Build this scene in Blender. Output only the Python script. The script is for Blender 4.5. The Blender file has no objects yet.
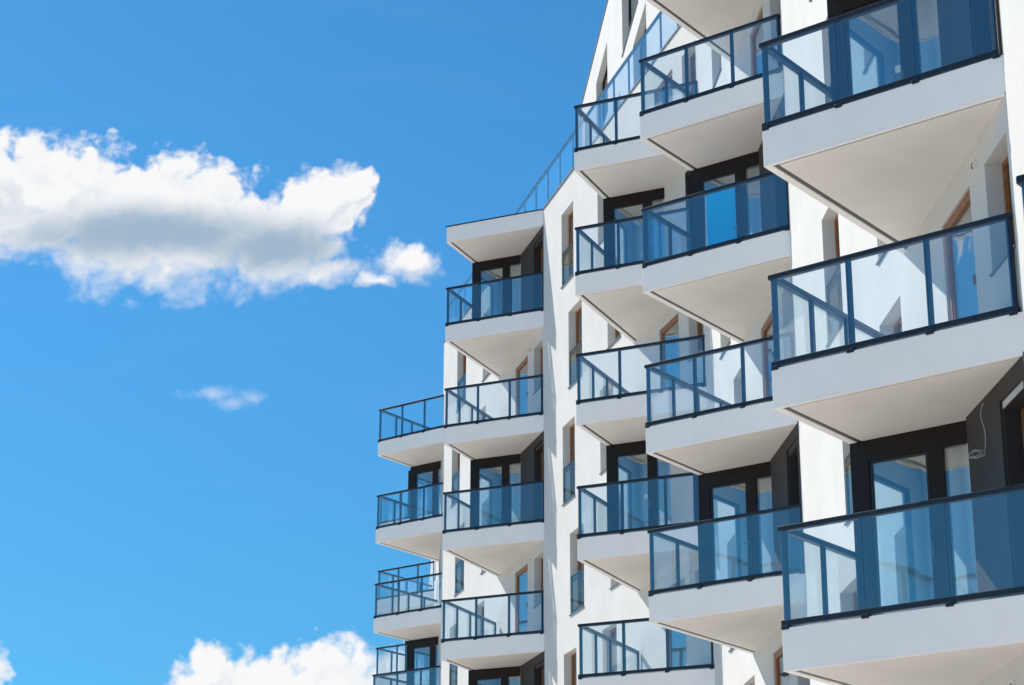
import bpy, bmesh, math, random
from mathutils import Matrix, Vector
random.seed(7)
R = math.radians
sc = bpy.context.scene
COL = sc.collection

# ------------------------------------------------------------------ camera
EYE = 1.6
cd = bpy.data.cameras.new("camera"); cam = bpy.data.objects.new("camera", cd); COL.objects.link(cam)
cd.sensor_width = 36.0; cd.lens = 2080 / 1024 * 36; cd.clip_end = 9000; cd.clip_start = 0.1
cam.location = (0, 0, EYE)
cam.rotation_euler = (Matrix.Rotation(R(90 + 18.7), 4, 'X') @ Matrix.Rotation(R(0.16), 4, 'Z')).to_euler()
sc.camera = cam
sc.render.resolution_x = 1024; sc.render.resolution_y = 685

# ------------------------------------------------------------------ light
SUN_AZ, SUN_EL = -50.6, 46.0          # azimuth clockwise from +Y
SKY_STRENGTH = 0.09
sc.view_settings.view_transform = 'Standard'; sc.view_settings.look = 'None'
sc.view_settings.exposure = 0.78; sc.view_settings.gamma = 1.0
sc.view_settings.use_curve_mapping = False
sl = bpy.data.lights.new("sun", 'SUN'); sl.energy = 3.3; sl.angle = R(0.53); sl.color = (1.0, 0.95, 0.88)
so = bpy.data.objects.new("sun", sl); COL.objects.link(so)
sdir = Vector((math.sin(R(SUN_AZ)) * math.cos(R(SUN_EL)), math.cos(R(SUN_AZ)) * math.cos(R(SUN_EL)), math.sin(R(SUN_EL))))
so.rotation_euler = sdir.to_track_quat('Z', 'Y').to_euler(); so.location = (-40, 40, 60)
sc.cycles.use_denoising = True
sc.cycles.max_bounces = 10; sc.cycles.transparent_max_bounces = 24
sc.cycles.diffuse_bounces = 5; sc.cycles.glossy_bounces = 5
sc.cycles.sample_clamp_indirect = 6.0

# ------------------------------------------------------------------ node helper
class NT:
    def __init__(s, tree): s.t = tree; s.n = tree.nodes; s.l = tree.links
    def new(s, kind, **kw):
        n = s.n.new(kind)
        for k, v in kw.items(): setattr(n, k, v)
        return n
    def put(s, sock, v):
        if hasattr(v, 'is_linked') or isinstance(v, bpy.types.NodeSocket): s.l.new(v, sock)
        else: sock.default_value = v
    def m(s, op, a, b=0.0, c=None, clamp=False):
        n = s.new('ShaderNodeMath', operation=op, use_clamp=clamp)
        s.put(n.inputs[0], a); s.put(n.inputs[1], b)
        if c is not None: s.put(n.inputs[2], c)
        return n.outputs[0]
    def mixc(s, f, a, b, blend='MIX'):
        n = s.new('ShaderNodeMix', data_type='RGBA', blend_type=blend)
        s.put(n.inputs[0], f); s.put(n.inputs[6], a); s.put(n.inputs[7], b)
        return n.outputs[2]
    def noise(s, vec, scale, detail=4, rough=0.55, dist=0.0, out=0):
        n = s.new('ShaderNodeTexNoise')
        if vec is not None: s.l.new(vec, n.inputs['Vector'])
        n.inputs['Scale'].default_value = scale; n.inputs['Detail'].default_value = detail
        n.inputs['Roughness'].default_value = rough; n.inputs['Distortion'].default_value = dist
        return n.outputs[out]
    def ramp(s, f, lo, hi, a=0.0, b=1.0, smooth=True):
        n = s.new('ShaderNodeMapRange'); n.interpolation_type = 'SMOOTHSTEP' if smooth else 'LINEAR'
        s.put(n.inputs[0], f); n.inputs[1].default_value = lo; n.inputs[2].default_value = hi
        n.inputs[3].default_value = a; n.inputs[4].default_value = b
        return n.outputs[0]

# ------------------------------------------------------------------ sky with fair-weather clouds
w = bpy.data.worlds.new("World"); sc.world = w; w.use_nodes = True
T = NT(w.node_tree); T.n.clear()
out = T.new('ShaderNodeOutputWorld'); bg = T.new('ShaderNodeBackground'); bg.inputs[1].default_value = SKY_STRENGTH
T.l.new(bg.outputs[0], out.inputs[0])
sky = T.new('ShaderNodeTexSky'); sky.sky_type = 'NISHITA'; sky.sun_disc = False
sky.sun_elevation = R(SUN_EL); sky.sun_rotation = R(SUN_AZ)
sky.air_density = 1.0; sky.dust_density = 0.3; sky.ozone_density = 2.0; sky.altitude = 100
SKY_TINT = (0.225, 0.655, 0.87, 1)
blue = T.mixc(1.0, sky.outputs[0], SKY_TINT, 'MULTIPLY')
tc = T.new('ShaderNodeTexCoord')
sep = T.new('ShaderNodeSeparateXYZ'); T.l.new(tc.outputs['Generated'], sep.inputs[0])
dx, dy, dz = sep.outputs
yy = T.m('MAXIMUM', dy, 0.05)
u0 = T.m('DIVIDE', dx, yy); v0 = T.m('DIVIDE', dz, yy)       # where a direction lands on a far north plane
comb = T.new('ShaderNodeCombineXYZ'); T.put(comb.inputs[0], u0); T.put(comb.inputs[1], v0)
P0 = comb.outputs[0]
BIG = [(-0.280, 0.4150, 0.0720, 0.0430), (-0.2349, 0.4150, 0.0520, 0.0420), (-0.1977, 0.4010, 0.0640, 0.0440),
       (-0.1667, 0.4000, 0.0589, 0.0410), (-0.1251, 0.3925, 0.0480, 0.0350), (-0.0990, 0.4110, 0.0300, 0.0240),
       (-0.0815, 0.4185, 0.0165, 0.0185)]
LOW = [(-0.0540, 0.3795, 0.0220, 0.0150), (-0.0680, 0.3690, 0.0130, 0.0055), (-0.0980, 0.3750, 0.0270, 0.0115),
       (-0.1475, 0.1709, 0.0195, 0.0155), (-0.1201, 0.1622, 0.0318, 0.0263), (-0.0874, 0.1622, 0.0338, 0.0310),
       (-0.0538, 0.1622, 0.027, 0.0272), (-0.2518, 0.1738, 0.0140, 0.0147)]
def cloud_field(du, dv, full=True):
    D = 7 if full else 3
    """density of the cumulus at a sky direction, shifted by du, dv"""
    uu = T.m('ADD', u0, du); vv = T.m('ADD', v0, dv)
    cb = T.new('ShaderNodeCombineXYZ'); T.put(cb.inputs[0], uu); T.put(cb.inputs[1], vv); P = cb.outputs[0]
    wn = T.new('ShaderNodeSeparateColor'); T.l.new(T.noise(P, 24, 4 if full else 2, 0.62, out=1), wn.inputs[0])
    u1 = T.m('ADD', uu, T.m('MULTIPLY', T.m('SUBTRACT', wn.outputs[0], 0.5), 0.034))
    v1 = T.m('ADD', vv, T.m('MULTIPLY', T.m('SUBTRACT', wn.outputs[1], 0.5), 0.034))
    def bl(lst):
        f = None
        for (cu, cv, ru, rv) in lst:
            a = T.m('DIVIDE', T.m('SUBTRACT', u1, cu), ru); b = T.m('DIVIDE', T.m('SUBTRACT', v1, cv), rv)
            g = T.m('SUBTRACT', 1.0, T.m('SQRT', T.m('ADD', T.m('MULTIPLY', a, a), T.m('MULTIPLY', b, b))))
            f = g if f is None else T.m('SMOOTH_MAX', f, g, 0.12)
        return f
    f = T.m('MAXIMUM', bl(BIG), T.m('MULTIPLY', bl(LOW), 0.75))
    w2 = T.new('ShaderNodeCombineXYZ'); T.put(w2.inputs[0], u1); T.put(w2.inputs[1], v1)
    for sc_, amp in (((62, 0.34), (140, 0.22)) if full else ((62, 0.34),)):          # cauliflower lobes
        vo = T.new('ShaderNodeTexVoronoi'); vo.feature = 'F1'
        T.l.new(w2.outputs[0], vo.inputs['Vector']); vo.inputs['Scale'].default_value = sc_
        f = T.m('ADD', f, T.m('MULTIPLY', T.m('SUBTRACT', 0.42, vo.outputs['Distance']), amp))
    mid = T.noise(P, 40, D, 0.6, 0.4); fine = T.noise(P, 120, 6, 0.66) if full else mid
    if full: f = T.m('ADD', f, T.m('MULTIPLY', T.m('SUBTRACT', fine, 0.5), 0.42))
    f = T.m('ADD', f, T.m('MULTIPLY', T.m('SUBTRACT', mid, 0.5), 0.48))
    return f, fine, mid
f, fine, fine2 = cloud_field(0.0, 0.0)
f2, _a, _b = cloud_field(-0.0045, 0.0095, False)               # a step towards the sun
lit = T.ramp(T.m('SUBTRACT', f, f2), -0.16, 0.24)
thick = T.ramp(f, 0.05, 0.75)
fe = T.m('MULTIPLY', f, T.m('MAXIMUM', T.ramp(v0, 0.372, 0.418, 0.72, 1.9), T.ramp(v0, 0.22, 0.30, 1.7, 0.0)))
alpha = T.ramp(fe, -0.04, 0.50)
def plain_blobs(lst, du=0.0):
    f_ = None
    for (cu, cv, ru, rv) in lst:
        a = T.m('DIVIDE', T.m('SUBTRACT', u0, cu), ru); b = T.m('DIVIDE', T.m('SUBTRACT', v0, cv), rv)
        g = T.m('SUBTRACT', 1.0, T.m('SQRT', T.m('ADD', T.m('MULTIPLY', a, a), T.m('MULTIPLY', b, b))))
        f_ = g if f_ is None else T.m('SMOOTH_MAX', f_, g, 0.2)
    return f_
fw = plain_blobs([(-0.1500, 0.3105, 0.018, 0.0050), (-0.1380, 0.3060, 0.016, 0.0065), (-0.1300, 0.3085, 0.014, 0.006)])
fw = T.m('ADD', fw, T.m('MULTIPLY', T.m('SUBTRACT', fine2, 0.5), 2.6))
fw = T.m('ADD', fw, T.m('MULTIPLY', T.m('SUBTRACT', fine, 0.5), 1.0))
alpha = T.m('MAXIMUM', alpha, T.ramp(fw, 0.1, 1.6, 0, 0.50))
# barely visible thin haze streaks high up
cir = T.new('ShaderNodeMapping'); T.l.new(P0, cir.inputs[0]); cir.inputs['Rotation'].default_value = (0, 0, R(-24)); cir.inputs['Scale'].default_value = (1.0, 4.0, 1.0)
veil = T.ramp(T.noise(cir.outputs[0], 7, 4, 0.6, 0.5), 0.45, 0.8, 0, 0.015)
alpha = T.m('MAXIMUM', alpha, veil)
# clouds elsewhere in the sky (seen from other sides and in the panes)
gn = T.noise(tc.outputs['Generated'], 2.6, 5, 0.6)
other = T.m('MULTIPLY', T.ramp(gn, 0.60, 0.72), T.ramp(dy, 0.25, -0.1))
other = T.m('MULTIPLY', other, T.ramp(dz, 0.02, 0.12))
alpha = T.m('MAXIMUM', T.m('MULTIPLY', alpha, T.ramp(dy, 0.2, 0.4)), T.m('MULTIPLY', other, 0.8))
core = plain_blobs([(-0.1850, 0.3975, 0.108, 0.0225), (-0.1240, 0.3900, 0.060, 0.0210)])
core = T.ramp(T.m('ADD', core, T.m('MULTIPLY', T.m('SUBTRACT', fine2, 0.5), 0.75)), -0.10, 0.85)
CW = 6.2
dark_ = T.m('MAXIMUM', core, T.m('MULTIPLY', T.m('MULTIPLY', T.m('SUBTRACT', 1.0, lit), thick), 0.42))
cloudc = T.mixc(dark_, (0.99 * CW, 0.99 * CW, 1.0 * CW, 1), (0.37 * CW, 0.50 * CW, 0.64 * CW, 1))
T.l.new(T.mixc(alpha, T.mixc(1.0, blue, T.ramp(dz, 0.05, 0.42, 0.80, 1.0), 'MULTIPLY'), cloudc), bg.inputs[0])

# ------------------------------------------------------------------ materials
def mat(name, base, rough=0.6, metal=0.0, vary=0.0, vscale=2.0, bump=0.0, bscale=60, streak=0.0, spec=0.5, dirt=None):
    m = bpy.data.materials.new(name); m.use_nodes = True
    t = NT(m.node_tree); b = t.n['Principled BSDF']
    b.inputs['Roughness'].default_value = rough; b.inputs['Metallic'].default_value = metal
    b.inputs['Specular IOR Level'].default_value = spec
    c = (*base, 1)
    tcn = t.new('ShaderNodeTexCoord'); ob = tcn.outputs['Object']
    if vary or streak:
        n1 = t.noise(ob, vscale, 6, 0.6)
        k = t.ramp(n1, 0.3, 0.7)
        dk = tuple(v * (1 - vary) for v in base) + (1,)
        c = t.mixc(k, dk, c)
        if streak:
            mp = t.new('ShaderNodeMapping'); t.l.new(ob, mp.inputs[0]); mp.inputs['Scale'].default_value = (5, 5, 0.35)
            n2 = t.noise(mp.outputs[0], 2.0, 6, 0.65)
            c = t.mixc(t.ramp(n2, 0.55, 0.85, 0, streak), c, (base[0] * 0.62, base[1] * 0.60, base[2] * 0.56, 1))
        t.l.new(c, b.inputs['Base Color'])
    else: b.inputs['Base Color'].default_value = c
    if bump:
        bn = t.new('ShaderNodeBump'); bn.inputs['Strength'].default_value = bump; bn.inputs['Distance'].default_value = 0.004
        t.l.new(t.noise(ob, bscale, 5, 0.65), bn.inputs['Height']); t.l.new(bn.outputs[0], b.inputs['Normal'])
    return m
def glass(name, tint, refl, power, gcol=(1, 1, 1), rough=0.0, wav=0.0):
    m = bpy.data.materials.new(name); m.use_nodes = True
    t = NT(m.node_tree); t.n.clear()
    o = t.new('ShaderNodeOutputMaterial'); tr = t.new('ShaderNodeBsdfTransparent'); gl = t.new('ShaderNodeBsdfGlossy')
    tr.inputs[0].default_value = (*tint, 1); gl.inputs[0].default_value = (*gcol, 1); gl.inputs['Roughness'].default_value = rough
    ge = t.new('ShaderNodeNewGeometry'); dp = t.new('ShaderNodeVectorMath', operation='DOT_PRODUCT')
    t.l.new(ge.outputs['Normal'], dp.inputs[0]); t.l.new(ge.outputs['Incoming'], dp.inputs[1])
    om = t.m('SUBTRACT', 1.0, t.m('ABSOLUTE', dp.outputs['Value']), clamp=True)
    fac = t.m('ADD', t.m('MULTIPLY', t.m('POWER', om, 5.0), power), refl, clamp=True)
    mx = t.new('ShaderNodeMixShader'); t.l.new(fac, mx.inputs[0]); t.l.new(tr.outputs[0], mx.inputs[1]); t.l.new(gl.outputs[0], mx.inputs[2])
    if wav:
        tcn = t.new('ShaderNodeTexCoord'); bn = t.new('ShaderNodeBump'); bn.inputs['Strength'].default_value = wav; bn.inputs['Distance'].default_value = 0.02
        t.l.new(t.noise(tcn.outputs['Object'], 1.3, 2), bn.inputs['Height']); t.l.new(bn.outputs[0], gl.inputs['Normal'])
    t.l.new(mx.outputs[0], o.inputs[0]); return m
M = {}
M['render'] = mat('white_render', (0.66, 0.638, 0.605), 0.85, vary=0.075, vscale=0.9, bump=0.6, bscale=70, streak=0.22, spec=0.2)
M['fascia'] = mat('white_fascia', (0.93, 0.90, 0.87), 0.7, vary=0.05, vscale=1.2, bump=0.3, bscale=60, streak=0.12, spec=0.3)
M['soffit'] = mat('soffit_plaster', (0.82, 0.775, 0.735), 0.85, vary=0.06, vscale=1.3, bump=0.25, bscale=50, spec=0.2)
M['drip'] = mat('drip_profile', (0.09, 0.09, 0.10), 0.6)
M['metal'] = mat('anthracite_metal', (0.018, 0.024, 0.036), 0.32, 0.25, vary=0.15, vscale=8)
M['dframe'] = mat('dark_frame', (0.014, 0.009, 0.008), 0.5, vary=0.2, vscale=6, spec=0.25)
M['clad'] = mat('dark_cladding', (0.034, 0.025, 0.024), 0.65, vary=0.22, vscale=2.0, bump=0.3, bscale=40)
M['wood'] = mat('stained_timber', (0.34, 0.13, 0.040), 0.45, vary=0.35, vscale=9)
M['zinc'] = mat('zinc_flashing', (0.22, 0.23, 0.25), 0.45, 0.6, vary=0.15, vscale=5)
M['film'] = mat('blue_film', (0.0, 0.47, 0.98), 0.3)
M['room'] = mat('room_plaster', (0.80, 0.79, 0.76), 0.9, vary=0.05, vscale=1)
M['curtain'] = mat('window_blind', (0.70, 0.66, 0.56), 0.9, vary=0.12, vscale=6)
M['white'] = mat('white_plastic', (0.75, 0.75, 0.75), 0.5)
M['cable'] = mat('cable_sheath', (0.35, 0.35, 0.36), 0.5)
M['deck'] = mat('balcony_tiles', (0.42, 0.40, 0.37), 0.8, vary=0.1, vscale=3)
M['roofing'] = mat('roof_membrane', (0.22, 0.22, 0.22), 0.85, vary=0.2, vscale=1)
M['rail_glass'] = glass('railing_glass', (0.955, 0.985, 0.992), 0.12, 0.8, wav=0.3)
M['guard_glass'] = glass('guard_glass', (0.90, 0.95, 0.93), 0.02, 0.35)
M['pane_glass'] = glass('window_glass', (0.88, 0.95, 0.975), 0.155, 0.55, wav=0.5)
def ground_mat():
    m = bpy.data.materials.new('pale_paving'); m.use_nodes = True
    t = NT(m.node_tree); b = t.n['Principled BSDF']; b.inputs['Roughness'].default_value = 0.85
    tcn = t.new('ShaderNodeTexCoord'); br = t.new('ShaderNodeTexBrick'); t.l.new(tcn.outputs['Object'], br.inputs[0])
    br.inputs['Color1'].default_value = (0.66, 0.605, 0.53, 1); br.inputs['Color2'].default_value = (0.62, 0.565, 0.495, 1)
    br.inputs['Mortar'].default_value = (0.22, 0.20, 0.17, 1); br.inputs['Scale'].default_value = 1.0
    br.inputs['Mortar Size'].default_value = 0.012; br.inputs['Brick Width'].default_value = 0.4; br.inputs['Row Height'].default_value = 0.4
    c = t.mixc(t.ramp(t.noise(tcn.outputs['Object'], 0.15, 6), 0.35, 0.65, 0, 0.35), br.outputs[0], (0.46, 0.42, 0.37, 1))
    t.l.new(c, b.inputs['Base Color']); return m
M['paving'] = ground_mat()

# ------------------------------------------------------------------ geometry helpers
class MB:
    def __init__(s): s.b = bmesh.new()
    def box(s, x0, x1, y0, y1, z0, z1, bevel=0.0):
        vs = [s.b.verts.new((x, y, z)) for z in (z0, z1) for y in (y0, y1) for x in (x0, x1)]
        fs = [s.b.faces.new([vs[i] for i in q]) for q in ((0, 2, 3, 1), (4, 5, 7, 6), (0, 1, 5, 4), (2, 6, 7, 3), (0, 4, 6, 2), (1, 3, 7, 5))]
        if bevel:
            es = list({e for f in fs for e in f.edges})
            bmesh.ops.bevel(s.b, geom=es, offset=bevel, segments=2, affect='EDGES', profile=0.5)
        return s
    def bar(s, a, b, wn, z0, z1, off=0.0, bevel=0.0):
        """upright plank along a-b in plan, wn thick, centred at off to the left of the line"""
        a = Vector(a); b = Vector(b); d = (b - a).normalized(); n = Vector((-d.y, d.x))
        q = [a + n * (off - wn / 2), b + n * (off - wn / 2), b + n * (off + wn / 2), a + n * (off + wn / 2)]
        return s.prism(q, z0, z1, bevel)
    def prism(s, poly, z0, z1, bevel=0.0):
        lo = [s.b.verts.new((p[0], p[1], z0)) for p in poly]; hi = [s.b.verts.new((p[0], p[1], z1)) for p in poly]
        n = len(poly); fs = [s.b.faces.new(lo[::-1]), s.b.faces.new(hi)]
        for i in range(n): fs.append(s.b.faces.new([lo[i], lo[(i + 1) % n], hi[(i + 1) % n], hi[i]]))
        if bevel:
            es = list({e for f in fs for e in f.edges})
            bmesh.ops.bevel(s.b, geom=es, offset=bevel, segments=2, affect='EDGES', profile=0.5)
        return s
    def quad(s, *p): s.b.faces.new([s.b.verts.new(v) for v in p]); return s
    def tube(s, pts, r, seg=8):
        pts = [Vector(p) for p in pts]; rings = []
        for i, p in enumerate(pts):
            d = (pts[min(i + 1, len(pts) - 1)] - pts[max(i - 1, 0)]).normalized()
            up = Vector((0, 0, 1)) if abs(d.z) < 0.9 else Vector((1, 0, 0))
            a = d.cross(up).normalized(); c = d.cross(a)
            rings.append([s.b.verts.new(p + a * r * math.cos(2 * math.pi * k / seg) + c * r * math.sin(2 * math.pi * k / seg)) for k in range(seg)])
        for i in range(len(rings) - 1):
            for k in range(seg): s.b.faces.new([rings[i][k], rings[i][(k + 1) % seg], rings[i + 1][(k + 1) % seg], rings[i + 1][k]])
        s.b.faces.new(rings[0][::-1]); s.b.faces.new(rings[-1]); return s
    def mesh(s, name, m, merge=False):
        if merge: bmesh.ops.remove_doubles(s.b, verts=s.b.verts, dist=1e-4)
        bmesh.ops.recalc_face_normals(s.b, faces=s.b.faces)
        me = bpy.data.meshes.new(name); s.b.to_mesh(me); s.b.free(); me.materials.append(m); return me

W = {}
def put(name, me, parent=None, Mx=None):
    """link a mesh (or an Empty) with world matrix Mx under parent"""
    o = bpy.data.objects.new(name, me); COL.objects.link(o)
    Mx = Mx if Mx is not None else Matrix.Identity(4)
    W[o.name] = Mx
    if parent is not None:
        o.parent = parent; o.matrix_basis = W[parent.name].inverted() @ Mx
    else: o.matrix_basis = Mx
    return o
def frame(p, az, z=0.0):
    return Matrix.Translation((p[0], p[1], z + EYE)) @ Matrix.Rotation(-R(az), 4, 'Z')
def dirv(az): return Vector((math.sin(R(az)), math.cos(R(az))))

# ------------------------------------------------------------------ ground
g = MB(); g.quad((-600, -400, 0), (600, -400, 0), (600, 900, 0), (-600, 900, 0))
go = put('ground', g.mesh('ground', M['paving'])); go['kind'] = 'structure'

# ------------------------------------------------------------------ plan of the building (x right, y away; z heights above eye level)
FL = lambda n: 1.29 + 3.0 * n         # floor heights
R3 = Vector((5.40, 20.69)); R2 = Vector((4.79, 33.20)); A1 = Vector((4.13, 42.08)); B1 = Vector((-2.27, 65.85))
AZA = -2.9; AZA2 = math.degrees(math.atan2(A1.x - R2.x, A1.y - R2.y)); AZB = math.degrees(math.atan2(B1.x - A1.x, B1.y - A1.y)); AZC = -3.2
A0 = R3 - dirv(AZA) * 17.0
C1 = B1 + dirv(AZC) * 34
TOPA, TOPB, TOPC = 30.8, 22.27, 19.27

bld = put('apartment_building', None, None, Matrix.Translation((9, 42, 0)))
bld['label'] = 'tall white apartment building with stacked triangular glass-railed balconies and dark glazed bays'
bld['category'] = 'building'

# ---- windows
def window_meshes(wd, ht, kind):
    """local: y along the wall from near jamb, x into the wall, z up"""
    fw = 0.07; x0 = 0.20; x1 = 0.27
    if kind == 'door': x0, x1, fw = 0.03, 0.10, 0.11
    fm = MB()
    fm.box(x0, x1, 0, fw, 0, ht); fm.box(x0, x1, wd - fw, wd, 0, ht)
    fm.box(x0, x1, fw, wd - fw, ht - fw, ht); fm.box(x0, x1, fw, wd - fw, 0, fw)
    pn = MB()
    if kind == 'door':
        fm.box(-.012, x0 - .001, fw - .03, fw - .008, 1.0, 1.12)
        spans = [(fw, wd - fw)]
    else: spans = [(fw, wd - fw)]
    for (a, b) in spans: # inner sash
        fm.box(x0 + .015, x1 - .01, a, a + .035, fw, ht - fw); fm.box(x0 + .015, x1 - .01, b - .035, b, fw, ht - fw)
        pn.box(x0 + .03, x0 + .045, a + .02, b - .02, fw, ht - fw)
    return fm, pn
WC = {}
def window(p, az, z, s0, s1, z0, z1, kind, dark=False):
    key = (round(s1 - s0, 2), round(z1 - z0, 2), kind, dark)
    if key not in WC:
        wd, ht = s1 - s0, z1 - z0
        fm, pn = window_meshes(wd, ht, kind)
        d = {'frame': fm.mesh('window_frame', M['dframe'] if dark else M['wood']), 'pane': pn.mesh('pane', M['pane_glass'])}
        if kind != 'door':
            sl_ = MB(); sl_.box(-0.035, 0.2, -0.02, wd + 0.02, -0.03, -0.002, 0.004); d['sill'] = sl_.mesh('sill', M['zinc'])
        if kind == 'juliet':
            r_ = MB(); r_.box(0.02, 0.06, 0, wd, 0.94, 0.985); r_.box(0.022, 0.058, 0, wd, 0.85, 0.88); r_.box(0.022, 0.058, 0, wd, 0.05, 0.09); r_.box(0.024, 0.056, 0, .03, .05, .95); r_.box(0.024, 0.056, wd - .03, wd, .05, .95)
            d['guard_rail'] = r_.mesh('guard_rail', M['metal'])
            g_ = MB(); g_.box(0.005, 0.015, 0.01, wd - 0.01, 0.03, 0.93); d['guard_glass'] = g_.mesh('guard_glass', M['guard_glass'])
        bl = MB(); bl.box(0.38, 0.39, 0.05, wd - 0.05, ht * random.choice((0.0, 0.45, 0.6)) + 0.02, ht - 0.02); d['blind'] = bl.mesh('blind', M['curtain'])
        WC[key] = d
    d = WC[key]; Mx = frame(p, az, z) @ Matrix.Translation((0, s0, z0))
    o = put('balcony_door' if kind == 'door' else 'window', d['frame'], bld, Mx)
    for k in ('pane', 'sill', 'guard_rail', 'guard_glass'):
        if k in d: put(k, d[k], o, Mx)
    if random.random() < 0.45: put('blind', d['blind'], o, Mx)

def facade(p, az, L, z0, z1, ops, extra=None):
    """wall face with recessed openings; ops = (s0,s1,za,zb,depth)"""
    m = MB(); ys = sorted({0, L} | {v for o in ops for v in o[:2]}); zs = sorted({z0, z1} | {v for o in ops for v in o[2:4]})
    for i in range(len(ys) - 1):
        for j in range(len(zs) - 1):
            cy, cz = (ys[i] + ys[i + 1]) / 2, (zs[j] + zs[j + 1]) / 2
            if any(o[0] < cy < o[1] and o[2] < cz < o[3] for o in ops): continue
            m.quad((0, ys[i], zs[j]), (0, ys[i + 1], zs[j]), (0, ys[i + 1], zs[j + 1]), (0, ys[i], zs[j + 1]))
    rm = MB()
    for (a, b, c, d, e) in ops:
        for q in (((0, a, c), (e, a, c), (e, a, d), (0, a, d)), ((0, b, c), (0, b, d), (e, b, d), (e, b, c)),
                  ((0, a, c), (0, b, c), (e, b, c), (e, a, c)), ((0, a, d), (e, a, d), (e, b, d), (0, b, d))): m.quad(*q)
        f_ = 2.2; a2, b2, c2, d2 = a - .5, b + .5, c - .05, d + .2   # the room behind
        for q in (((e, a2, c2), (f_, a2, c2), (f_, a2, d2), (e, a2, d2)), ((e, b2, c2), (e, b2, d2), (f_, b2, d2), (f_, b2, c2)),
                  ((e, a2, c2), (e, b2, c2), (f_, b2, c2), (f_, a2, c2)), ((e, a2, d2), (f_, a2, d2), (f_, b2, d2), (e, b2, d2)),
                  ((f_, a2, c2), (f_, b2, c2), (f_, b2, d2), (f_, a2, d2)),
                  ((e + .001, a2, c2), (e + .001, a, c2), (e + .001, a, d2), (e + .001, a2, d2)), ((e + .001, b, c2), (e + .001, b2, c2), (e + .001, b2, d2), (e + .001, b, d2))): rm.quad(*q)
    Mx = frame(p, az, 0)
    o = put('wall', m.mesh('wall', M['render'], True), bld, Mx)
    if ops: put('room', rm.mesh('room', M['room']), o, Mx)
    else: rm.b.free()
    return o

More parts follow.
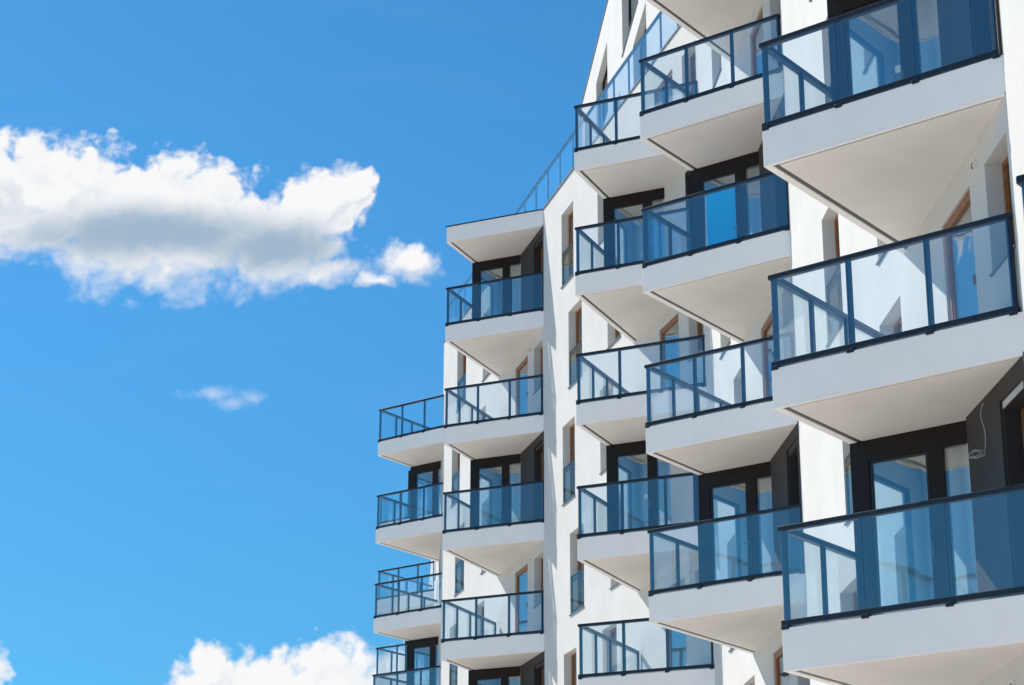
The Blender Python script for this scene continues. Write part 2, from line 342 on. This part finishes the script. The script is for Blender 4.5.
# ------------------------------------------------------------------ balcony stack module (local: R at origin, wall along +y, outward -x)
TH = 49.0; LF = 3.10; SA = 38.5
Pp = Vector((-LF * math.sin(R(TH)), LF * math.cos(R(TH)))); sd = Vector((math.sin(R(SA)), math.cos(R(SA))))
LS = -Pp.x / sd.x; Qq = Pp + sd * LS
BD = 1.78                              # depth from slab front to the dark glazed front
fd = (Vector((0, 0)) - Pp).normalized()   # P -> R
Pb = Pp + sd * BD; Cb = Pb + fd * (-Pb.x / fd.x)
BM = {}
def build_module():
    m = MB(); m.prism([(0.12, -0.0), (0, 0), tuple(Pp), tuple(Qq), (0.12, Qq.y)], -0.44, 0.0, 0.006); BM['slab'] = m.mesh('balcony_slab', M['fascia'])
    m = MB(); m.bar(Pp + fd * 0.0, Vector((0, 0)) - fd * 0.02, 0.045, -0.48, -0.4395, 0.0225, 0.003)
    a, b = Pp + sd * 0.05, Qq - sd * 0.02
    m.bar(a, b, 0.10, -0.48, -0.4395, -0.05, 0.003); BM['edge_trim'] = m.mesh('edge_trim', M['fascia'])
    # soffit panel inset from the trims, a narrow shadow gap with a drip bead all round
    g1, g2 = 0.085, 0.165
    nF = Vector((-fd.y, fd.x));  nF = nF if nF.dot(sd) > 0 else -nF
    a = Pp + nF * g1 + fd * g2
    rr = Vector((0, g1 / math.sin(R(TH)))) ; qq = Vector((0, Qq.y - g2 * 1.605))
    m = MB(); m.prism([tuple(rr), tuple(a), tuple(qq)], -0.474, -0.4395); BM['soffit'] = m.mesh('soffit', M['soffit'])
    m = MB(); m.bar(Pp + fd * 0.132 + sd * 0.05, Qq + fd * 0.132 - sd * 0.15, 0.055, -0.466, -0.4395, -0.0)
    m.bar(Pp + sd * 0.065 + fd * 0.17, Vector((0, 0)) + sd * 0.065 - fd * 0.12, 0.030, -0.462, -0.4395, 0.0); BM['drip'] = m.mesh('drip_bead', M['drip'])
    m = MB(); a = Pp + fd * .14 + sd * .14; m.prism([(-.02, .3), tuple(a), (-.02, Qq.y - .3)], 0.002, 0.03); BM['tiles'] = m.mesh('floor_tiles', M['deck'])
    # railing: line 6 cm inside the slab edge; d = position along
    o0 = Pp + fd * 0.05 + sd * 0.05
    frE = Pp + fd * (LF - 0.11) + sd * 0.05
    def side_end(dark): return o0 + sd * ((BD if dark else LS - 0.28) - 0.05 - 0.0)
    for dark in (True, False):
        k = 'd' if dark else 'w'; e = side_end(dark)
        fe = (Pp + fd * (LF - 0.07) + sd * 0.05) if dark else frE
        m = MB(); m.bar(o0 - fd * 0.055, fe + fd * 0.04, 0.085, 1.09, 1.15, -0.008, 0.008); m.bar(o0 + sd * 0.036, e, 0.085, 1.087, 1.153, 0.008, 0.008)
        BM['toprail' + k] = m.mesh('top_rail', M['metal'])
        m = MB(); m.bar(o0 - fd * 0.052, fe + fd * 0.04, 0.085, 0.02, 0.085, -0.012, 0.005); m.bar(o0 + sd * 0.032, e, 0.085, 0.022, 0.083, 0.012, 0.005)
        BM['botrail' + k] = m.mesh('bottom_rail', M['metal'])
        fl_ = (fe - o0).length; sl2 = (e - o0).length
        fp = [o0 + fd * t for t in ((0, fl_ / 3, fl_ * 2 / 3, fl_))]
        ns = 2 if dark else 4
        sp = [o0 + sd * (sl2 * t / ns) for t in range(1, ns + (0 if dark else 1))]
        BM['fpost' + k] = fp; BM['spost' + k] = sp
        panes = []
        for i in range(3):
            a = fp[i] + fd * 0.003 - fd * (.03 if i == 0 else 0); b = fp[i + 1] - fd * 0.003
            m = MB(); m.bar(a, b, 0.010, 0.005, 1.09, -0.033); panes.append(m.mesh('front_pane', M['rail_glass']))
        a0 = o0
        for i in range(ns):
            a = o0 + sd * (sl2 * i / ns + 0.012); b = o0 + sd * (sl2 * (i + 1) / ns - 0.008)
            m = MB(); m.bar(a, b, 0.010, 0.005, 1.09, 0.033); panes.append(m.mesh('side_pane', M['rail_glass']))
        BM['panes' + k] = panes
    m = MB(); m.box(-.03, .03, -.022, .022, 0.085, 1.10, 0.004); m.box(-.05, .05, -.03, .03, 0.003, 0.035, 0.003); BM['post'] = m.mesh('post', M['metal'])
    m = MB(); m.box(-.045, .045, -.068, -0.01, -0.022, 0.024, 0.004); BM['bracket'] = m.mesh('bracket', M['metal'])
    # dark glazed bay: front frame from Cb to Pb
    H = 2.55; L = (Pb - Cb).length; d = (Pb - Cb).normalized()
    def seg(m, t0, t1, z0, z1, th=0.12, off=0.06): m.bar(Cb + d * t0, Cb + d * t1, th, z0, z1, -off if True else off)
    m = MB(); seg(m, 0, .05, 0, H); seg(m, L - .24, L, 0, H); seg(m, .05, L - .24, 2.26, H); seg(m, .05, L - .24, 0, .06)
    seg(m, .42, .62, .06, 2.26); BM['bayframe'] = m.mesh('glazed_bay', M['dframe'])
    m = MB(); seg(m, .621, .65, .06, 2.258, .05, .04); seg(m, L - .27, L - .241, .06, 2.258, .05, .04)
    seg(m, .65, L - .27, 2.225, 2.258, .045, .04); seg(m, .65, L - .27, .062, .12, .045, .04)
    BM['baysash'] = m.mesh('door_sash', M['metal'])
    m = MB(); seg(m, .60, .612, .98, 1.16, .02, -.012); seg(m, .60, .70, 1.10, 1.118, .014, -.03); BM['handle'] = m.mesh('door_handle', M['zinc'])
    m = MB(); seg(m, .051, .419, .062, 2.258, .012, .03); BM['baypane1'] = m.mesh('fixed_pane', M['pane_glass'])
    m = MB(); seg(m, .64, L - .26, .10, 2.24, .012, .04); BM['baypane2'] = m.mesh('door_pane', M['pane_glass'])
    # white return wall of the bay with a tall window
    d2 = sd; L2 = (Qq - Pb).length
    def seg2(m, t0, t1, z0, z1, th=0.12, off=0.06): m.bar(Pb + d2 * t0, Pb + d2 * t1, th, z0, z1, -off)
    m = MB(); seg2(m, 0.002, .25, 0, H); seg2(m, 1.30, L2, 0, H); seg2(m, .25, 1.30, 2.22, H); seg2(m, .25, 1.30, 0, .45)
    BM['bayside'] = m.mesh('bay_side_wall', M['render'])
    m = MB(); seg2(m, .25, .31, .45, 2.22, .06, .08); seg2(m, 1.24, 1.30, .45, 2.22, .06, .08); seg2(m, .31, 1.24, 2.16, 2.22, .06, .08); seg2(m, .31, 1.24, .45, .51, .06, .08)
    BM['bayswin'] = m.mesh('side_window', M['dframe'])
    m = MB(); seg2(m, .30, 1.25, .50, 2.17, .012, .085); BM['bayspane'] = m.mesh('pane', M['pane_glass'])
    # dark cladding on the wall between slab end and bay, around an opening .10-1.0
    m = MB(); t = -0.035; e = 2.52 + .03
    for (a, b, c, dd) in ((0.0, .10, 0, e), (1.0, Cb.y - .002, 0, e), (.10, 1.0, 2.30, e)): m.box(t, 0.0, a, b, c, dd)
    for (yy0, yy1) in ((.096, .0985), (1.0015, 1.004)): m.box(0.0, .195, yy0 - (-.006 if yy0 < .5 else .006), yy1 - (-.006 if yy0 < .5 else .006), .004, 2.29)
    m.box(0.0, .195, .106, .994, 2.205, 2.2985); m.box(0.0, .195, .106, .994, .021, .03)
    BM['clad'] = m.mesh('dark_cladding', M['clad'])
    # cable outlet box with loop
    m = MB(); m.tube([(-0.001, 0, 0), (-0.022, 0, 0)], 0.045, 16); BM['outlet'] = m.mesh('cable_outlet', M['white'])
    m = MB(); m.tube([(-.02, 0, 0), (-.035, 0, .008), (-.045, .005, -.02), (-.04, .01, -.055), (-.03, .0, -.065)], .007, 6); BM['loop'] = m.mesh('cable_end', M['drip'])
    m = MB(); m.prism([(0, 0), (.075, 0), (.075, .001), (0, .001)], 0, .10); BM['sticker'] = m.mesh('paper_sticker', M['white'])
build_module()

def rotz2(v, az): return Matrix.Rotation(-R(az), 4, 'Z') @ Vector((v[0], v[1], 0))
def balcony(p, az, n, dark, roof=False, bay=True, waz=None, dz=0.0, sc_=1.0):
    F = frame(p, az, FL(n) + dz) @ Matrix.Diagonal((sc_, sc_, 1, 1)); FW = frame(p, az if waz is None else waz, FL(n) + dz)
    s = put('balcony', BM['slab'], bld, F)
    for nm, k in (('edge_trim', 'edge_trim'), ('soffit', 'soffit'), ('drip_bead', 'drip')): put(nm, BM[k], s, F)
    if roof:
        s.name = 'canopy_slab'; W[s.name] = F
        return s
    put('floor_tiles', BM['tiles'], s, F)
    k = 'd' if dark else 'w'
    fr = put('railing', BM['toprail' + k], s, F) if False else None
    put('top_rail', BM['toprail' + k], s, F); put('bottom_rail', BM['botrail' + k], s, F)
    ang = math.atan2(fd.y, fd.x)
    for q in BM['fpost' + k]:
        Mx = F @ Matrix.Translation((q.x, q.y, 0)) @ Matrix.Rotation(ang, 4, 'Z')
        put('post', BM['post'], s, Mx); put('bracket', BM['bracket'], s, Mx)
    for q in BM['spost' + k]:
        Mx = F @ Matrix.Translation((q.x, q.y, 0)) @ Matrix.Rotation(ang + math.pi / 2, 4, 'Z')
        put('post', BM['post'], s, Mx)
    for q in BM['panes' + k]: put('glass_pane', q, s, F)
    if dark and bay:
        b = put('glazed_bay', BM['bayframe'], bld, F)
        for nm, kk in (('door_sash', 'baysash'), ('door_handle', 'handle'), ('fixed_pane', 'baypane1'), ('door_pane', 'baypane2'), ('side_wall', 'bayside'), ('side_window', 'bayswin'), ('pane', 'bayspane')):
            put(nm, BM[kk], b, F)
        put('wall_cladding', BM['clad'], bld, FW)
    if dark: return s
    o = put('cable_outlet', BM['outlet'], bld, FW @ Matrix.Translation((0 if not dark else -.036, 1.35, 2.28)))
    put('cable_end', BM['loop'], o, FW @ Matrix.Translation((0 if not dark else -.036, 1.35, 2.28)))
    return s

COLS = {}   # name: (P, wall az of module, levels, white parity)
def Rfrom(P, az): return Vector(P) - Matrix.Rotation(-R(az), 2) @ Pp
def stack(Rp, az, levels, white_parity, waz=None, dz=0.0, sc_=1.0):
    for n in levels:
        balcony(Rp, az, n, (n % 2) != white_parity, waz=waz, dz=dz, sc_=sc_)

A4 = R3 - dirv(AZA) * 10.0
stack(R3, AZA + 1.6, range(0, 9), 0, AZA, 0.08, 1.015)
stack(R2, -2.9, range(0, 9), 1, AZA2, 0.03)
stack(A1 + Vector((0.05, -.02)), -14.6, range(0, 7), 0, AZB)
Rc1 = A1 + dirv(AZB) * 12.53 + Vector((0.03, 0))
stack(Rc1, -15.0, range(0, 7), 1, AZB)
balcony(Rc1, -15.0, 7, False, roof=True)
Rc0 = B1 + Vector((0.20, -0.26))
stack(Rc0, AZC + 0.3, range(0, 7), 0)
Rcm = B1 + dirv(AZC) * 11.4
stack(Rcm + Vector((.17, 0)), AZC + 0.3, range(0, 7), 1)
stack(A4 + Vector((-.15, 0)), AZA, range(1, 2), 1)

# ------------------------------------------------------------------ facades with openings
def ops_for(list_of, p, az, L, z0, z1):
    ops = []
    for (s0, s1, n, za, zb, kind, dk) in list_of:
        if s0 < 0.02 or s1 > L - 0.02 or FL(n) + zb > z1: continue
        dep = 0.27 if kind != 'door' else 0.10
        ops.append((s0, s1, FL(n) + za, FL(n) + zb, dep))
        window(p, az, 0, s0, s1, FL(n) + za, FL(n) + zb, kind, dk)
    return facade(p, az, L, z0, z1, ops)
def col_ops(s, n, white):
    if white: return [(s + .10, s + 1.0, n, .87, 2.20, 'plain', False), (s + 1.65, s + 2.95, n, 0.02, 2.22, 'door', False)]
    return [(s + .10, s + 1.0, n, 0.02, 2.30, 'plain', False)]
LA = 17.0 + (R2 - R3).length
op = []
for n in range(0, 9):
    ev = n % 2 == 0
    op += col_ops(17.0, n, ev)
    op += [(25.0, 26.2, n, .02, 2.12, 'juliet', False), (22.2, 23.45, n, .02, 2.15, 'plain', False)] if ev else [(25.7, 26.9, n, .02, 2.12, 'juliet', False), (22.1, 23.3, n, .02, 2.15, 'plain', False)]
    op += [(11.2, 12.4, n, .02, 2.12, 'juliet', False), (14.2, 15.3, n, .02, 2.15, 'plain', False)]
ops_for(op, A0, AZA, LA, -EYE, TOPA)
op = []; LA2 = (A1 - R2).length
for n in range(0, 9):
    od = n % 2 == 1
    op += col_ops(0, n, od)
    op += [(4.7, 5.8, n, .02, 2.15, 'plain', False)] if od else [(6.0, 7.1, n, .02, 2.15, 'plain', False)]
ops_for(op, R2, AZA2, LA2, -EYE, TOPA)
op = []; LB = (B1 - A1).length
for n in range(0, 7):
    ev = n % 2 == 0
    op += col_ops(0, n, ev) + col_ops(12.53, n, not ev)
    for s in (0, 12.53):
        e2 = ev if s == 0 else not ev
        op += [(s + 9.65, s + 10.75, n, .02, 2.12, 'juliet', False), (s + 6.4, s + 7.5, n, .02, 2.15, 'plain', False)] if e2 else \
              [(s + 8.95, s + 10.15, n, .02, 2.12, 'juliet', False), (s + 5.75, s + 6.8, n, .02, 2.15, 'plain', False)]
ops_for(op, A1, AZB, LB, -EYE, TOPB)
op = []; LC = 34
for n in range(0, 6):
    ev = n % 2 == 0
    op += col_ops(0.02, n, ev) + col_ops(11.4, n, not ev) + [(5.4, 6.5, n, .02, 2.15, 'plain', False), (8.6, 9.7, n, .02, 2.12, 'juliet', False), (19, 20.1, n, .02, 2.12, 'juliet', False)]
ops_for(op, B1, AZC, LC, -EYE, TOPC)
# upper storeys of the tall wing continue over the roof terrace
A2e = A1 + dirv(AZA2) * 23.45; LU = 23.45
op = [(s0, s1, n, za, zb, 'plain', False) for (s0, s1, n, za, zb) in
      ((7.8, 9.6, 7, .9, 4.2 - .0), (16.2, 20.5, 8, .0, 4.3), (12.3, 14.4, 8, 2.0, 4.3), (3.0, 4.6, 7, .9, 4.2))]
op = []
def up(s0, s1, za, zb): op.append((s0, s1, 0, za - FL(0), zb - FL(0), 'plain', True))
up(7.75, 10.4, 24.3, 26.5); up(16.2, 19.2, 27.3, 29.6); up(9.2, 12.6, 27.3, 29.6); up(1.8, 4.4, 27.3, 29.6); up(1.5, 4.0, 24.3, 26.5); up(13.3, 15.6, 24.3, 26.5)
ops_for(op, A1, AZA2, LU, TOPB - .2, TOPA)

# ------------------------------------------------------------------ backs, roofs, copings
def shell(poly, z0, z1, skip):
    m = MB(); n = len(poly)
    for i in range(n):
        if i in skip: continue
        a, b = poly[i], poly[(i + 1) % n]
        m.quad((a[0], a[1], z0 + EYE), (b[0], b[1], z0 + EYE), (b[0], b[1], z1 + EYE), (a[0], a[1], z1 + EYE))
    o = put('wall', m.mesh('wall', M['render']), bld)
    r = MB(); f_ = r.b.faces.new([r.b.verts.new((q[0], q[1], z1 + EYE)) for q in poly]); r_ = put('roof', r.mesh('roof', M['roofing']), bld)
shell([tuple(A0), tuple(R3), tuple(R2), tuple(A1), (19, 42.04), (19, A0.y)], -EYE, TOPA, (0, 1, 2))
shell([tuple(A1), tuple(A2e), (18.9, A2e.y), (18.9, 42.1)], TOPB - .2, TOPA, (0,))
shell([tuple(A1 + Vector((0.002, 0))), tuple(B1), (13, 68.8), (13, 42.2)], -EYE, TOPB, (0,))
shell([tuple(B1 + Vector((0, .003))), tuple(C1), (12.9, C1.y), (12.9, 65.6)], -EYE, TOPC, (0,))
def coping(a, b, z, off=0.0, w_=0.34):
    m = MB(); m.bar(a, b, w_, z + EYE, z + EYE + .05, -w_ / 2 + .03 + off, 0.004); put('coping', m.mesh('coping', M['zinc']), bld)
coping(A1 + dirv(AZB) * .02, B1, TOPB)
coping(A0, R3, TOPA + .003); coping(R3, R2, TOPA); coping(R2, A1, TOPA + .003); coping(A1, A2e, TOPA)
coping(B1, C1, TOPC)
# canopy cap
F = frame(Rc1, -15.0, FL(7)); m = MB(); m.bar(Pp - fd * .02, Vector((0, 0)) - fd * 0.01, .05, 0.0, .025, .0); m.bar(Pp + sd * .03, Qq, .05, 0.0, .025, .0)
put('coping', m.mesh('coping', M['metal']), bld, F)

# ------------------------------------------------------------------ roof-terrace railing
Fr = frame(A1, AZB, TOPB + .05)
L = LB - .1; npan = 20; st = L / npan
m = MB(); m.box(.045, .105, 0.15, L, 1.07, 1.13, .005)
rr = put('roof_railing', m.mesh('roof_railing', M['metal']), bld, Fr)
m = MB(); m.box(.055, .095, 0.15, L, 0.02, .055); put('bottom_rail', m.mesh('bottom_rail', M['metal']), rr, Fr)
pm = MB(); pm.box(.055, .095, -.024, .024, 0, 1.08); pm = pm.mesh('post', M['metal'])
gm = MB(); gm.box(.035, .045, .01, st - .01, .06, 1.07); gm = gm.mesh('glass_pane', M['rail_glass'])
for i in range(npan + 1):
    Mx = Fr @ Matrix.Translation((0, .17 + i * (L - .2) / npan, 0)); put('post', pm, rr, Mx)
    if i < npan: put('glass_pane', gm, rr, Mx)

# ------------------------------------------------------------------ little things
F = frame(R3, AZA, FL(1))
pts = []
for i in range(12):
    t = i / 11; pts.append((-.09 - .03 * math.sin(t * 5), 1.42 + .14 * t * t + .035 * math.sin(t * 8), 2.50 - .50 * t))
for i in range(34):
    a = i / 34 * 2 * math.pi * 2.6; r_ = .062 + .012 * math.sin(i * 1.7)
    pts.append((-.11 - .0025 * i + .05 * math.cos(a), 1.64 - r_ * math.cos(a), 1.97 - r_ * math.sin(a) * .65))
m = MB(); m.tube(pts, .0055, 6)
o = put('hanging_cable', m.mesh('hanging_cable', M['cable']), None, F)
o['label'] = 'thin grey cable hanging in a coiled loop in front of the dark wall panel'; o['category'] = 'cable'

# paper stickers left on two door panes
for (p, az, n, t, zz) in ((R3, AZA + 1.6, 3, 0.66, 1.18), (A1 + Vector((0.05, -.02)), -14.6, 3, 0.66, 1.2)):
    d = (Pb - Cb).normalized(); a = Cb + d * t; m = MB(); m.bar(a, a + d * .075, .002, zz, zz + .10, -.028)
    host = [o for o in bpy.data.objects if o.name.startswith('glazed_bay') and (W[o.name].translation - frame(p, az, FL(n)).translation).length < .1][0]
    put('paper_sticker', m.mesh('paper_sticker', M['white']), host, W[host.name])

# sheet of blue protective film hung inside the door of one bay
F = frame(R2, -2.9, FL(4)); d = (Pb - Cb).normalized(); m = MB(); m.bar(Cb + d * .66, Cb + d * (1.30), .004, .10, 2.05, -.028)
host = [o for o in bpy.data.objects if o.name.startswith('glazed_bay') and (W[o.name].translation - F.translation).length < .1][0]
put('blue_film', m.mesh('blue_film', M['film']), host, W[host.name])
